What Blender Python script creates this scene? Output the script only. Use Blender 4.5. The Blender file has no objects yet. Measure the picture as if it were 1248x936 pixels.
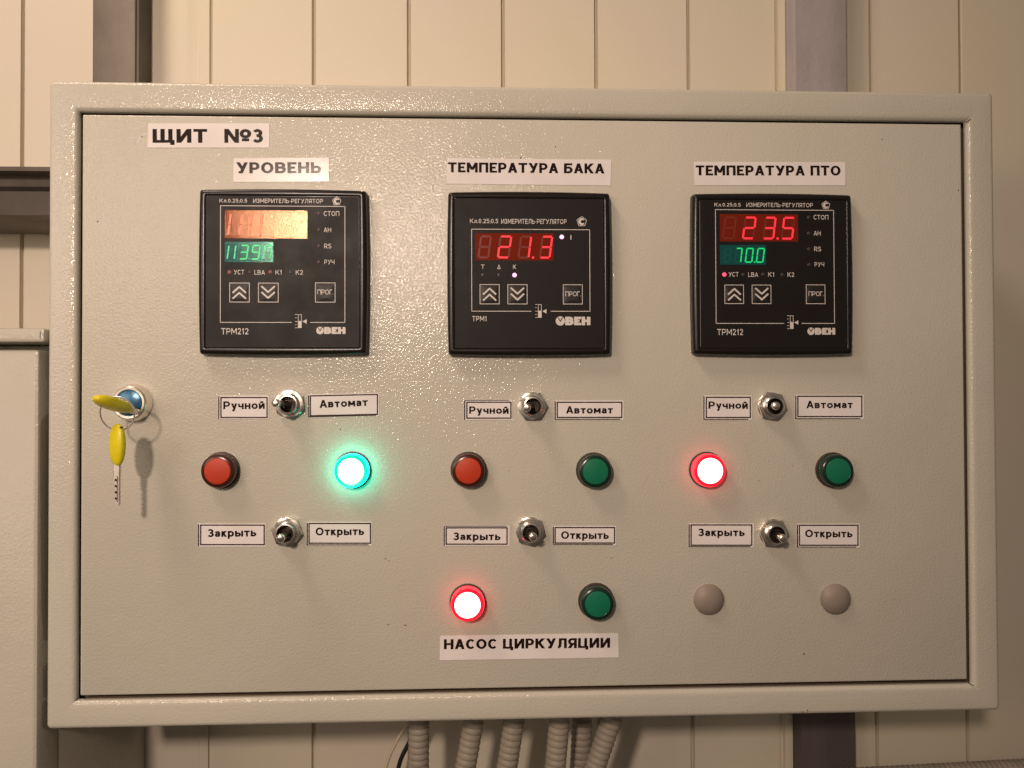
import bpy, bmesh, math, random
from mathutils import Vector, Matrix

# ------------------------------------------------------------------ scene, camera, light
S = bpy.context.scene
COL = S.collection
random.seed(7)

# panel space: u right, v up, h out of the cabinet front towards the viewer, all in mm.
# world: x = u, y = -h, z = v (metres)
def Wd(u, v, h):
    return Vector((u, -h, v)) * 0.001

FPX = 950.0
ax, ay, az = (math.radians(a) for a in (-0.76148312, -2.31019566, -0.14756113))
Rm = (Matrix.Rotation(az, 3, 'Z') @ Matrix.Rotation(ay, 3, 'Y') @ Matrix.Rotation(ax, 3, 'X'))
TV = Vector((0.01330973, 0.01069212, 0.47529746))
CAM = -(Rm.transposed() @ TV)                     # x right, y down, z into the panel (m)
CU, CV, CH = CAM.x * 1000, -CAM.y * 1000, -CAM.z * 1000

def P(px, py, h=0.0):
    """point (u, v) of the plane h that the photograph shows at px, py (survey of the cabinet)"""
    d = Rm.transposed() @ Vector(((px - 624) / FPX, (py - 468) / FPX, 1.0))
    s = (-h * 1e-3 - CAM.z) / d.z
    q = CAM + s * d
    return (q.x * 1000, -q.y * 1000)

cam = bpy.data.cameras.new('camera')
cam.sensor_width = 36.0
cam.lens = 36.0 * FPX / 1248.0
cam.clip_start = 0.01
cam.clip_end = 50.0
camo = bpy.data.objects.new('camera', cam)
COL.objects.link(camo)
def to_world(d):                                  # panel frame (x, y down, z in) -> world
    return Vector((d.x, d.z, -d.y))
ex = to_world(Rm.transposed() @ Vector((1, 0, 0)))
ey = to_world(Rm.transposed() @ Vector((0, -1, 0)))
ez = to_world(Rm.transposed() @ Vector((0, 0, -1)))
mw = Matrix((ex, ey, ez)).transposed().to_4x4()
mw.translation = to_world(CAM)
camo.matrix_world = mw
S.camera = camo

world = bpy.data.worlds.new('World')
S.world = world
world.use_nodes = True
bg = world.node_tree.nodes['Background']
_wt = world.node_tree
_tc = _wt.nodes.new('ShaderNodeTexCoord')
_sp = _wt.nodes.new('ShaderNodeSeparateXYZ')
_rp = _wt.nodes.new('ShaderNodeValToRGB')
_ma = _wt.nodes.new('ShaderNodeMath'); _ma.operation = 'MULTIPLY_ADD'
_ma.inputs[1].default_value = .5; _ma.inputs[2].default_value = .5
_wt.links.new(_tc.outputs['Generated'], _sp.inputs[0])
_wt.links.new(_sp.outputs['Z'], _ma.inputs[0])
_wt.links.new(_ma.outputs[0], _rp.inputs[0])
_wt.links.new(_rp.outputs[0], bg.inputs[0])
_rp.color_ramp.elements[0].position = .30; _rp.color_ramp.elements[0].color = (.34, .26, .20, 1)
_rp.color_ramp.elements[1].position = .85; _rp.color_ramp.elements[1].color = (1.0, .82, .66, 1)
_e = _rp.color_ramp.elements.new(.52); _e.color = (.82, .66, .53, 1)
bg.inputs[1].default_value = 0.16

def lamp(name, u, v, h, power, radius, color):
    l = bpy.data.lights.new(name, 'POINT')
    l.energy = power
    l.shadow_soft_size = radius
    l.color = color
    o = bpy.data.objects.new(name, l)
    o.location = Wd(u, v, h)
    COL.objects.link(o)
    return o

# lamp over the photographer's left shoulder (its mirror image glares beside the left controller)
_m = P(393, 278, 0)
_L = 1020.0
_A = (_m[0] + (_m[0] - CU) * _L / CH, _m[1] + (_m[1] - CV) * _L / CH, _L)
def spot(name, pos, aim, power, radius, color, cone, blend):
    l = bpy.data.lights.new(name, 'SPOT')
    l.energy = power
    l.shadow_soft_size = radius
    l.color = color
    l.spot_size = math.radians(cone)
    l.spot_blend = blend
    o = bpy.data.objects.new(name, l)
    o.location = Wd(*pos)
    o.rotation_euler = (Wd(*aim) - Wd(*pos)).to_track_quat('-Z', 'Y').to_euler()
    COL.objects.link(o)
    return o
spot('room_lamp', _A, (-190, 45, 0), 26.5, 0.038, (1.0, 0.785, 0.64), 78, 1.0)
# second lamp further to the left of the photographer
spot('side_lamp', (-860, 250, 940), (-120, 0, 0), 12.0, 0.26, (1.0, 0.785, 0.64), 95, 1.0)
# ceiling lamp close to the wall, up and to the left
lamp('ceiling_lamp', -600, 1000, 400, 24.5, 0.15, (1.0, 0.775, 0.62))

S.view_settings.view_transform = 'Standard'
S.view_settings.look = 'None'
S.view_settings.exposure = 0.0
S.view_settings.gamma = 1.0
S.view_settings.use_curve_mapping = False

# ------------------------------------------------------------------ materials
def mat(name, color, rough=0.5, metal=0.0, ior=1.45, coat=0.0, emit=None, estr=0.0):
    m = bpy.data.materials.new(name)
    m.use_nodes = True
    b = m.node_tree.nodes['Principled BSDF']
    b.inputs['Base Color'].default_value = (*color, 1)
    b.inputs['Roughness'].default_value = rough
    b.inputs['Metallic'].default_value = metal
    b.inputs['IOR'].default_value = ior
    b.inputs['Coat Weight'].default_value = coat
    if emit:
        b.inputs['Emission Color'].default_value = (*emit, 1)
        b.inputs['Emission Strength'].default_value = estr
    return m

def N(m, t):
    return m.node_tree.nodes.new(t)

def noise(m, scale, detail=2.0, stretch=None, rough=0.5):
    tc = N(m, 'ShaderNodeNewGeometry')
    mp = N(m, 'ShaderNodeMapping')
    if stretch:
        mp.inputs['Scale'].default_value = stretch
    n = N(m, 'ShaderNodeTexNoise')
    n.inputs['Scale'].default_value = scale
    n.inputs['Detail'].default_value = detail
    n.inputs['Roughness'].default_value = rough
    m.node_tree.links.new(tc.outputs['Position'], mp.inputs['Vector'])
    m.node_tree.links.new(mp.outputs[0], n.inputs['Vector'])
    return n

def vary(m, c0, c1, scale, detail=4.0, stretch=None, lo=0.35, hi=0.65):
    n = noise(m, scale, detail, stretch)
    r = N(m, 'ShaderNodeValToRGB')
    r.color_ramp.elements[0].position = lo
    r.color_ramp.elements[1].position = hi
    r.color_ramp.elements[0].color = (*c0, 1)
    r.color_ramp.elements[1].color = (*c1, 1)
    m.node_tree.links.new(n.outputs['Fac'], r.inputs[0])
    b = m.node_tree.nodes['Principled BSDF']
    m.node_tree.links.new(r.outputs[0], b.inputs['Base Color'])
    return m

def bump(m, layers, strength=1.0):
    """layers: (scale, detail, distance in m)"""
    prev = None
    for sc, det, dist in layers:
        n = noise(m, sc, det)
        bp = N(m, 'ShaderNodeBump')
        bp.inputs['Strength'].default_value = strength
        bp.inputs['Distance'].default_value = dist
        m.node_tree.links.new(n.outputs['Fac'], bp.inputs['Height'])
        if prev:
            m.node_tree.links.new(prev.outputs[0], bp.inputs['Normal'])
        prev = bp
    b = m.node_tree.nodes['Principled BSDF']
    m.node_tree.links.new(prev.outputs[0], b.inputs['Normal'])
    return m

PAINT = bump(vary(mat('powder_coat', (.55, .52, .44), 0.13), (.53, .505, .43), (.565, .535, .455), 9, 3),
             [(90, 1, .00014), (720, 2, .00021)])
def smudge(m, lo, hi, scale, target):
    n = noise(m, scale, 4, rough=.6)
    r = N(m, 'ShaderNodeMapRange')
    r.inputs['From Min'].default_value = .3; r.inputs['From Max'].default_value = .7
    r.inputs['To Min'].default_value = lo; r.inputs['To Max'].default_value = hi
    m.node_tree.links.new(n.outputs['Fac'], r.inputs['Value'])
    m.node_tree.links.new(r.outputs[0], target)
    return m
def lacquer(m, layers, rough, ior):
    """glossy orange-peel skin over the matt pigment"""
    b = m.node_tree.nodes['Principled BSDF']
    b.inputs['Roughness'].default_value = .6
    b.inputs['Specular IOR Level'].default_value = .15
    gl = N(m, 'ShaderNodeBsdfGlossy')
    fr = N(m, 'ShaderNodeFresnel')
    fr.inputs['IOR'].default_value = ior
    mx = N(m, 'ShaderNodeMixShader')
    prev = None
    for sc, det, dist in layers:
        n = noise(m, sc, det)
        bp = N(m, 'ShaderNodeBump')
        bp.inputs['Distance'].default_value = dist
        m.node_tree.links.new(n.outputs['Fac'], bp.inputs['Height'])
        if prev:
            m.node_tree.links.new(prev.outputs[0], bp.inputs['Normal'])
        prev = bp
    m.node_tree.links.new(prev.outputs[0], gl.inputs['Normal'])
    smudge(m, rough[0], rough[1], 24, gl.inputs['Roughness'])
    m.node_tree.links.new(fr.outputs[0], mx.inputs[0])
    m.node_tree.links.new(b.outputs[0], mx.inputs[1])
    m.node_tree.links.new(gl.outputs[0], mx.inputs[2])
    m.node_tree.links.new(mx.outputs[0], m.node_tree.nodes['Material Output'].inputs['Surface'])
lacquer(PAINT, [(90, 1, .00014), (720, 2, .00034)], (.09, .15), 1.46)
PAINT2 = bump(vary(mat('powder_coat_neighbour', (.5, .47, .4), 0.3), (.455, .43, .365), (.495, .465, .39), 9, 3),
              [(90, 1, .0002), (600, 2, .0002)])
lacquer(PAINT2, [(90, 1, .0002), (600, 2, .00026)], (.18, .26), 1.36)
WALLM = bump(vary(mat('cream_wall_paint', (.66, .60, .51), 0.42), (.665, .612, .47), (.665, .598, .505), 6, 2),
             [(300, 2, .00008)])
STEEL = bump(vary(mat('dull_steel', (.2, .17, .14), 0.5, 0.35), (.11, .092, .076), (.20, .172, .145), 22, 6, (1, 1, .5)),
             [(200, 4, .0002)])
DARKSTEEL = bump(vary(mat('brown_steel', (.1, .08, .06), 0.6), (.07, .055, .045), (.12, .098, .08), 20, 5), [(200, 3, .0002)])
FOOTPOST = bump(vary(mat('lower_post_dark', (.10, .08, .075), 0.6), (.085, .066, .062), (.11, .088, .083), 40, 5, (1, 1, .25)), [(260, 3, .0002)])
GREYPOST = bump(vary(mat('grey_post_paint', (.3, .27, .28), 0.55), (.33, .30, .305), (.40, .365, .37), 40, 6, (1, 1, .25)),
                [(260, 3, .0003)])
GAP_BACK = mat('gap_shade_brown', (.13, .085, .055), 0.9)
GAP = mat('dark_gap', (.02, .015, .01), 0.9)
PAPER = bump(vary(mat('paper', (.80, .745, .74), 0.19), (.77, .72, .70), (.82, .775, .765), 55, 3), [(160, 2, .00004)])
INK = bump(mat('black_ink', (.016, .007, .006), 0.17, ior=1.42), [(160, 2, .00004)])
INKLINE = mat('printed_line', (.032, .018, .014), 0.55, ior=1.3)
BEZEL = bump(mat('black_plastic', (.011, .009, .008), 0.27, ior=1.4), [(900, 2, .00003)])
FACE = bump(mat('grey_black_film', (.0125, .0105, .0105), 0.5, ior=1.28), [(1100, 2, .00004)])
smudge(FACE, .42, .54, 60, FACE.node_tree.nodes['Principled BSDF'].inputs['Roughness'])
BTN = bump(mat('rubber_button', (.012, .010, .010), 0.5), [(900, 1, .00003)])
PRINT = mat('grey_white_print', (.66, .61, .57), 0.5)
REDWIN = bump(mat('red_filter', (.17, .014, .006), 0.14, ior=1.58), [(1700, 1, .00006)])
GRNWIN = bump(mat('green_filter', (.008, .075, .078), 0.15, ior=1.45), [(1700, 1, .000045)])
for _m_, _c in ((REDWIN, (1, .60, .36, 1)), (GRNWIN, (.45, 1, .8, 1))):
    _m_.node_tree.nodes['Principled BSDF'].inputs['Specular Tint'].default_value = _c
REDOFF = mat('unlit_red_segment', (.19, .028, .018), 0.3)
REDDIM = mat('dim_red_segment', (.4, .05, .03), 0.4, emit=(1, .26, .12), estr=.6)
GRNOFF = mat('unlit_green_segment', (.012, .10, .095), 0.15, ior=1.36)
GRNDIM = mat('dim_green_segment', (.05, .5, .3), 0.4, emit=(.08, .8, .35), estr=.35)
REDLIT = mat('lit_red_segment', (.12, .008, .01), 0.4, emit=(1.0, .032, .05), estr=1.15)
GRNLIT = mat('lit_green_segment', (.01, .12, .06), 0.4, emit=(.012, .95, .21), estr=.72)
LEDOFF = mat('unlit_led', (.055, .04, .042), 0.4)
LEDRED = mat('glowing_led', (.5, .06, .08), 0.3, emit=(1, .10, .2), estr=1.0)
LEDPALE = mat('pale_led', (.20, .075, .075), 0.4, emit=(1, .2, .2), estr=.03)
LEDDULL = mat('dull_led', (.085, .045, .04), 0.45)
LEDHOT = mat('bright_led', (.8, .3, .5), 0.3, emit=(1, .35, .65), estr=2.2)
CHROME = bump(mat('nickel_plate', (.84, .79, .72), 0.26, 1.0), [(300, 2, .00006)])
NICKEL_IN = mat('dark_bushing_bore', (.035, .022, .015), 0.45, 0.4)
SATIN = bump(mat('satin_nickel', (.85, .81, .75), 0.36, 1.0), [(300, 2, .00006)])
BLUE = bump(vary(mat('blue_plug', (.03, .12, .24), 0.25, 0.3), (.02, .09, .19), (.07, .24, .40), 120, 3), [(300, 2, .0001)])
YELLOW = bump(vary(mat('yellow_plastic', (.62, .50, .012), 0.32), (.66, .56, .010), (.74, .64, .016), 150, 3), [(250, 2, .0001)])
KEYSTEEL = mat('key_steel', (.8, .75, .68), 0.36, 1.0)
RED_LENS = mat('red_lens', (.50, .042, .012), 0.45, ior=1.4)
RED_SIDE = mat('dark_red_side', (.055, .014, .008), 0.22)
GRN_LENS = mat('green_lens', (.006, .165, .085), 0.3, coat=.3)
GRN_SIDE = mat('dark_green_side', (.008, .028, .018), 0.22)
LAMPBASE = mat('lamp_base', (.05, .036, .026), 0.4)
GLOW_R = mat('lit_red_face', (.9, .3, .3), 0.3, emit=(1, .55, .5), estr=5)
GLOW_RR = mat('lit_red_rim', (.5, .01, .02), 0.25, emit=(.80, .010, .035), estr=.75)
GLOW_RS = mat('lit_red_side', (.4, .01, .02), 0.25, emit=(1.0, .028, .04), estr=2.6)
GLOW_G = mat('lit_green_face', (.5, .9, .8), 0.3, emit=(.4, 1, .85), estr=5)
GLOW_GR = mat('lit_green_rim', (.0, .3, .2), 0.3, emit=(.0, .80, .43), estr=.9)
GLOW_GS = mat('lit_green_side', (.02, .6, .4), 0.25, emit=(.0, 1.0, .68), estr=9.5)
PLUGM = bump(mat('blanking_plug_plastic', (.265, .218, .185), 0.5), [(400, 2, .00005)])
CONDUIT = vary(mat('grey_conduit', (.36, .31, .25), 0.5), (.33, .285, .23), (.39, .34, .275), 60, 3)
CABLEW = mat('white_cable', (.6, .5, .36), 0.45)
CABLEB = mat('black_cable', (.02, .018, .016), 0.4)
RUST = mat('rusty_chip', (.16, .07, .035), 0.7)
CHIP = mat('chipped_paint', (.26, .17, .12), 0.7)
FLECK = mat('dark_fleck', (.10, .07, .05), 0.7)

# ------------------------------------------------------------------ mesh builder (panel mm)
class MB:
    def __init__(s):
        s.v, s.f, s.m, s.mats = [], [], [], []
    def mi(s, m):
        if m not in s.mats:
            s.mats.append(m)
        return s.mats.index(m)
    def add(s, pts, faces, m):
        o = len(s.v)
        s.v += [tuple(p) for p in pts]
        k = s.mi(m)
        for f in faces:
            s.f.append([o + i for i in f])
            s.m.append(k)
    def poly(s, pts2, h, m):                       # flat, faces the viewer
        a = sum(p[0] * q[1] - q[0] * p[1] for p, q in zip(pts2, pts2[1:] + pts2[:1]))
        if a < 0:
            pts2 = pts2[::-1]
        s.add([(p[0], p[1], h) for p in pts2], [list(range(len(pts2)))], m)
    def rect(s, u0, v0, u1, v1, h, m):
        s.poly([(min(u0, u1), min(v0, v1)), (max(u0, u1), min(v0, v1)), (max(u0, u1), max(v0, v1)), (min(u0, u1), max(v0, v1))], h, m)
    def outline(s, u0, v0, u1, v1, t, h, m):
        u0, u1, v0, v1 = min(u0, u1), max(u0, u1), min(v0, v1), max(v0, v1)
        s.rect(u0, v0, u1, v0 + t, h, m); s.rect(u0, v1 - t, u1, v1, h, m)
        s.rect(u0, v0 + t, u0 + t, v1 - t, h, m); s.rect(u1 - t, v0 + t, u1, v1 - t, h, m)
    def line(s, a, b, t, h, m):
        dx, dy = b[0] - a[0], b[1] - a[1]
        L = math.hypot(dx, dy)
        nx, ny = -dy / L * t / 2, dx / L * t / 2
        s.poly([(a[0] + nx, a[1] + ny), (b[0] + nx, b[1] + ny), (b[0] - nx, b[1] - ny), (a[0] - nx, a[1] - ny)], h, m)
    def disc(s, u, v, r, h, m, n=24, ry=None):
        ry = ry or r
        s.poly([(u + r * math.cos(2 * math.pi * i / n), v + ry * math.sin(2 * math.pi * i / n)) for i in range(n)], h, m)
    def loops(s, rings, m, cap0=False, cap1=False, closed=True, mats=None):
        n = len(rings[0])
        o = len(s.v)
        for r in rings:
            s.v += [tuple(p) for p in r]
        for j in range(len(rings) - 1):
            k = s.mi(mats[j] if mats else m)
            for i in range(n if closed else n - 1):
                i2 = (i + 1) % n
                s.f.append([o + j * n + i, o + j * n + i2, o + (j + 1) * n + i2, o + (j + 1) * n + i])
                s.m.append(k)
        if cap0:
            s.f.append([o + i for i in range(n)][::-1]); s.m.append(s.mi(mats[0] if mats else m))
        if cap1:
            s.f.append([o + (len(rings) - 1) * n + i for i in range(n)]); s.m.append(s.mi(mats[-1] if mats else m))
    def lathe(s, prof, m, u=0, v=0, n=40, cap0=False, cap1=False, mats=None, shear=(0, 0)):
        rings = []
        for r, h in prof:
            rings.append([(u + shear[0] * h + r * math.cos(2 * math.pi * i / n), v + shear[1] * h + r * math.sin(2 * math.pi * i / n), h) for i in range(n)])
        s.loops(rings, m, cap0, cap1, mats=mats)
    def tube(s, pts, radii, m, n=14, caps=True):
        pts = [Vector(p) for p in pts]
        rings = []
        ref = Vector((0.31, 0.17, 0.93))
        for i, p in enumerate(pts):
            t = (pts[min(i + 1, len(pts) - 1)] - pts[max(i - 1, 0)]).normalized()
            a = t.cross(ref)
            if a.length < .05:
                a = t.cross(Vector((1, 0, 0)))
            a.normalize()
            b = t.cross(a).normalized()
            r = radii[i] if isinstance(radii, (list, tuple)) else radii
            rings.append([tuple(p + a * r * math.cos(2 * math.pi * k / n) + b * r * math.sin(2 * math.pi * k / n)) for k in range(n)])
        s.loops(rings, m, caps, caps)
    def box(s, u0, u1, v0, v1, h0, h1, m, bev=0.0):
        if bev <= 0:
            s.loops([[(u0, v0, h), (u1, v0, h), (u1, v1, h), (u0, v1, h)] for h in (h0, h1)], m, True, True)
        else:
            s.loops([rrect(u0, u1, v0, v1, bev, h0, 4),
                     rrect(u0, u1, v0, v1, bev, h1 - bev, 4),
                     rrect(u0 + .3 * bev, u1 - .3 * bev, v0 + .3 * bev, v1 - .3 * bev, .8 * bev, h1 - .3 * bev, 4),
                     rrect(u0 + bev, u1 - bev, v0 + bev, v1 - bev, .5 * bev, h1, 4)], m, True, True)
    def build(s, name, parent=None, origin=(0, 0, 0), smooth=35, fixn=False):
        me = bpy.data.meshes.new(name)
        O = Vector(origin)
        me.from_pydata([Wd(*(Vector(p) - O)) for p in s.v], [], s.f)
        for m in s.mats:
            me.materials.append(m)
        me.polygons.foreach_set('material_index', s.m)
        if fixn:
            bm = bmesh.new(); bm.from_mesh(me)
            bmesh.ops.recalc_face_normals(bm, faces=bm.faces)
            bm.to_mesh(me); bm.free()
        me.update()
        if smooth:
            me.polygons.foreach_set('use_smooth', [True] * len(me.polygons))
            me.set_sharp_from_angle(angle=math.radians(smooth))
        o = bpy.data.objects.new(name, me)
        COL.objects.link(o)
        put(o, origin, parent)
        return o

ORG = {}
def put(o, origin, parent=None):
    ORG[o.name] = Vector(origin)
    if parent:
        o.parent = parent
        o.location = Wd(*(Vector(origin) - ORG[parent.name]))
    else:
        o.location = Wd(*origin)

def rrect(u0, u1, v0, v1, r, h, n=5):
    out = []
    for cx, cy, a0 in ((u1 - r, v1 - r, 0), (u0 + r, v1 - r, 90), (u0 + r, v0 + r, 180), (u1 - r, v0 + r, 270)):
        for i in range(n):
            a = math.radians(a0 + 90 * i / (n - 1))
            out.append((cx + r * math.cos(a), cy + r * math.sin(a), h))
    return out

def empty(name, origin, label=None, cat=None, group=None):
    o = bpy.data.objects.new(name, None)
    o.empty_display_size = .02
    COL.objects.link(o)
    put(o, origin)
    tag(o, label, cat, group)
    return o

def tag(o, label=None, cat=None, group=None, kind=None):
    for k, x in (('label', label), ('category', cat), ('group', group), ('kind', kind)):
        if x:
            o[k] = x
    return o

# ------------------------------------------------------------------ lettering
# a stroke alphabet: each letter is (width, lower y, upper y, strokes) with capitals 1 high;
# strokes live in a unit box inset by half a stroke: l = line with square ends, n = line with plain ends,
# d = slanted bar cut level, o = full ellipse
def arc(cx, cy, rx, ry, a0, a1, n=14):
    return [(cx + rx * math.cos(math.radians(a0 + (a1 - a0) * i / n)), cy + ry * math.sin(math.radians(a0 + (a1 - a0) * i / n))) for i in range(n + 1)]
def bowl(y0, y1, x0, x1, k=.42):
    r = (x1 - x0) * k
    return [(x0, y1)] + arc(x1 - r, (y0 + y1) / 2, r, (y1 - y0) / 2, 90, -90, 12) + [(x0, y0)]
def mirror(p):
    return [(1 - x, y) for x, y in p]
SL, SR = ('l', [(0, 0), (0, 1)]), ('l', [(1, 0), (1, 1)])
X = .73
def che(): return ('n', [(0, 1.1), (0, .66), (.06, .5), (.22, .43), (1, .43)])
THREE = [('n', arc(.45, .76, .47, .24, 158, -90) + [(.28, .52)]), ('n', [(.28, .52)] + arc(.45, .26, .55, .26, 90, -155))]
G = {
 'А': (1.0, 0, 1, [('d', 0, 0, .5, 1), ('d', 1, 0, .5, 1), ('n', [(.2, .27), (.8, .27)])]),
 'Б': (.92, 0, 1, [('l', [(0, 0), (0, 1), (.92, 1)]), ('n', bowl(0, .58, 0, 1))]),
 'В': (.94, 0, 1, [SL, ('n', bowl(.52, 1, 0, .92)), ('n', bowl(0, .52, 0, 1))]),
 'Г': (.72, 0, 1, [('l', [(0, 0), (0, 1), (1, 1)])]),
 'Е': (.78, 0, 1, [('l', [(1, 1), (0, 1), (0, 0), (1, 0)]), ('n', [(0, .51), (1.02, .51)])]),
 'З': (.78, 0, 1, THREE), '3': (.76, 0, 1, THREE),
 'И': (1.0, 0, 1, [SL, SR, ('d', 0, 0, 1, 1)]),
 'К': (.98, 0, 1, [SL, ('d', .12, .42, .97, 1), ('d', 1.0, 0, .34, .6)]),
 'Л': (1.0, 0, 1, [SR, ('l', [(.26, 1), (1, 1)]), ('n', [(.26, 1.1), (.25, .45), (.2, .14), (.08, .01), (-.1, 0)])]),
 'М': (1.16, 0, 1, [SL, SR, ('d', 0, 1, .5, .22), ('d', 1, 1, .5, .22)]),
 'Н': (.98, 0, 1, [SL, SR, ('n', [(0, .52), (1, .52)])]),
 'О': (1.08, 0, 1, [('o', .5, .5, .5, .5)]), '0': (.72, 0, 1, [('o', .5, .5, .5, .5)]),
 'П': (.98, 0, 1, [('l', [(0, 0), (0, 1), (1, 1), (1, 0)])]),
 'Р': (.88, 0, 1, [SL, ('n', bowl(.40, 1, 0, 1))]),
 'С': (.92, 0, 1, [('n', arc(.56, .5, .56, .5, 42, 318, 22))]),
 'Т': (.92, 0, 1, [('l', [(0, 1), (1, 1)]), ('l', [(.5, .9), (.5, 0)])]),
 'У': (1.0, 0, 1, [('d', 1, 1, .36, 0), ('d', 0, 1, .58, .34), ('n', [(.42, 0), (.08, 0)])]),
 'Ц': (1.06, 0, 1, [('l', [(0, 1), (0, 0), (1, 0)]), ('l', [(.84, 1), (.84, 0)]), ('l', [(1, 0), (1, -.2)])]),
 'Щ': (1.48, 0, 1, [('l', [(0, 1), (0, 0), (1, 0)]), ('l', [(.445, 1), (.445, 0)]), ('l', [(.89, 1), (.89, 0)]), ('l', [(1, 0), (1, -.2)])]),
 'Ч': (.9, 0, 1, [SR, che()]),
 'Ь': (.9, 0, 1, [SL, ('n', bowl(0, .58, 0, 1))]),
 'Я': (.9, 0, 1, [SR, ('n', mirror(bowl(.40, 1, 0, 1))), ('d', 0, 0, .5, .42)]),
 '№': (2.05, 0, 1, [SL, ('l', [(.47, 0), (.47, 1)]), ('d', 0, 1, .47, 0), ('o', .84, .70, .17, .29), ('n', [(.68, .14), (1.0, .14)])]),
 '1': (.5, 0, 1, [('l', [(.75, 0), (.75, 1)]), ('n', [(.8, .98), (0, .72)])]),
 '2': (.74, 0, 1, [('n', arc(.48, .70, .48, .30, 165, -28) + [(.04, .0)]), ('l', [(.04, 0), (1, 0)])]),
 '5': (.74, 0, 1, [('l', [(.93, 1), (.13, 1)]), ('n', [(.13, 1.05), (.07, .52)]), ('n', arc(.43, .32, .57, .32, 135, -150))]),
 '.': (.12, 0, 1, [('l', [(.5, 0), (.5, .02)])]),
 ';': (.12, 0, 1, [('l', [(.5, .5), (.5, .52)]), ('l', [(.5, .02), (.4, -.1)])]),
 '-': (.36, 0, 1, [('n', [(-.1, .4), (1.1, .4)])]),
 'R': (.92, 0, 1, [SL, ('n', bowl(.42, 1, 0, .95)), ('d', 1, 0, .45, .44)]),
 'S': (.84, 0, 1, [('n', arc(.5, .75, .48, .25, 25, 255) + arc(.5, .25, .5, .25, 75, -155))]),
 'L': (.72, 0, 1, [('l', [(0, 1), (0, 0), (1, 0)])]),
 'I': (.16, 0, 1, [('l', [(.5, 0), (.5, 1)])]),
 'Δ': (1.0, 0, 1, [('d', 0, 0, .5, 1), ('d', 1, 0, .5, 1), ('n', [(0, 0), (1, 0)])]),
 'а': (.70, 0, X, [('n', [(.03, .72), (.1, .88), (.25, .98), (.5, 1), (.78, .96), (.93, .84), (.95, .62), (.95, .15), (1.02, -.1)]),
                   ('n', [(.95, .58), (.5, .53), (.15, .45), (0, .27), (.1, .08), (.35, 0), (.7, .06), (.95, .28)])]),
 'в': (.72, 0, X, [SL, ('n', bowl(.52, 1, 0, .92)), ('n', bowl(0, .52, 0, 1))]),
 'й': (.78, 0, X, [SL, SR, ('d', 0, 0, 1, 1), ('n', [(.22, 1.62), (.32, 1.44), (.5, 1.38), (.68, 1.44), (.78, 1.62)])]),
 'к': (.68, 0, X, [SL, ('d', .1, .42, .95, 1), ('d', 1.02, 0, .34, .6)]),
 'л': (.74, 0, X, [SR, ('l', [(.3, 1), (1, 1)]), ('n', [(.3, 1.1), (.28, .4), (.2, .1), (-.1, 0)])]),
 'м': (.94, 0, X, [SL, SR, ('d', 0, 1, .5, .15), ('d', 1, 1, .5, .15)]),
 'н': (.76, 0, X, [SL, SR, ('n', [(0, .52), (1, .52)])]),
 'о': (.82, 0, X, [('o', .5, .5, .5, .5)]),
 'р': (.78, 0, X, [('l', [(0, 1), (0, -.46)]), ('o', .5, .5, .5, .5)]),
 'т': (.70, 0, X, [('l', [(0, 1), (1, 1)]), ('l', [(.5, .9), (.5, 0)])]),
 'у': (.78, -.27, X, [('d', 1, 1, .36, 0), ('d', 0, 1, .57, .3), ('n', [(.42, 0), (.08, 0)])]),
 'ч': (.74, 0, X, [SR, che()]),
 'ь': (.72, 0, X, [SL, ('n', bowl(0, .6, 0, 1))]),
 'ы': (1.04, 0, X, [SL, ('n', bowl(0, .6, 0, .64)), SR]),
}

for _l, _c in zip('ABCEHKMOPT', 'АВСЕНКМОРТ'):
    G[_l] = G[_c]

def stroke(pts, wx, wy, square):
    """outline strip of a bent line: list of (left, right) pairs"""
    P2 = [Vector(p) for p in pts]
    n = len(P2)
    out = []
    for i in range(n):
        a = (P2[i] - P2[i - 1]).normalized() if i else None
        b = (P2[i + 1] - P2[i]).normalized() if i < n - 1 else None
        d = a or b
        na = Vector((-a.y, a.x)) if a else None
        nb = Vector((-b.y, b.x)) if b else None
        if na is not None and nb is not None:
            m = (na + nb)
            m = m / max(.35, m.length_squared / 2) if m.length > .2 else na
        else:
            m = na if na is not None else nb
        c = P2[i].copy()
        if square and i in (0, n - 1):
            e = -b if i == 0 else a
            c += Vector((e.x * wx / 2, e.y * wy / 2))
        o = Vector((m.x * wx / 2, m.y * wy / 2))
        out.append((c + o, c - o))
    return out

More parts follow.
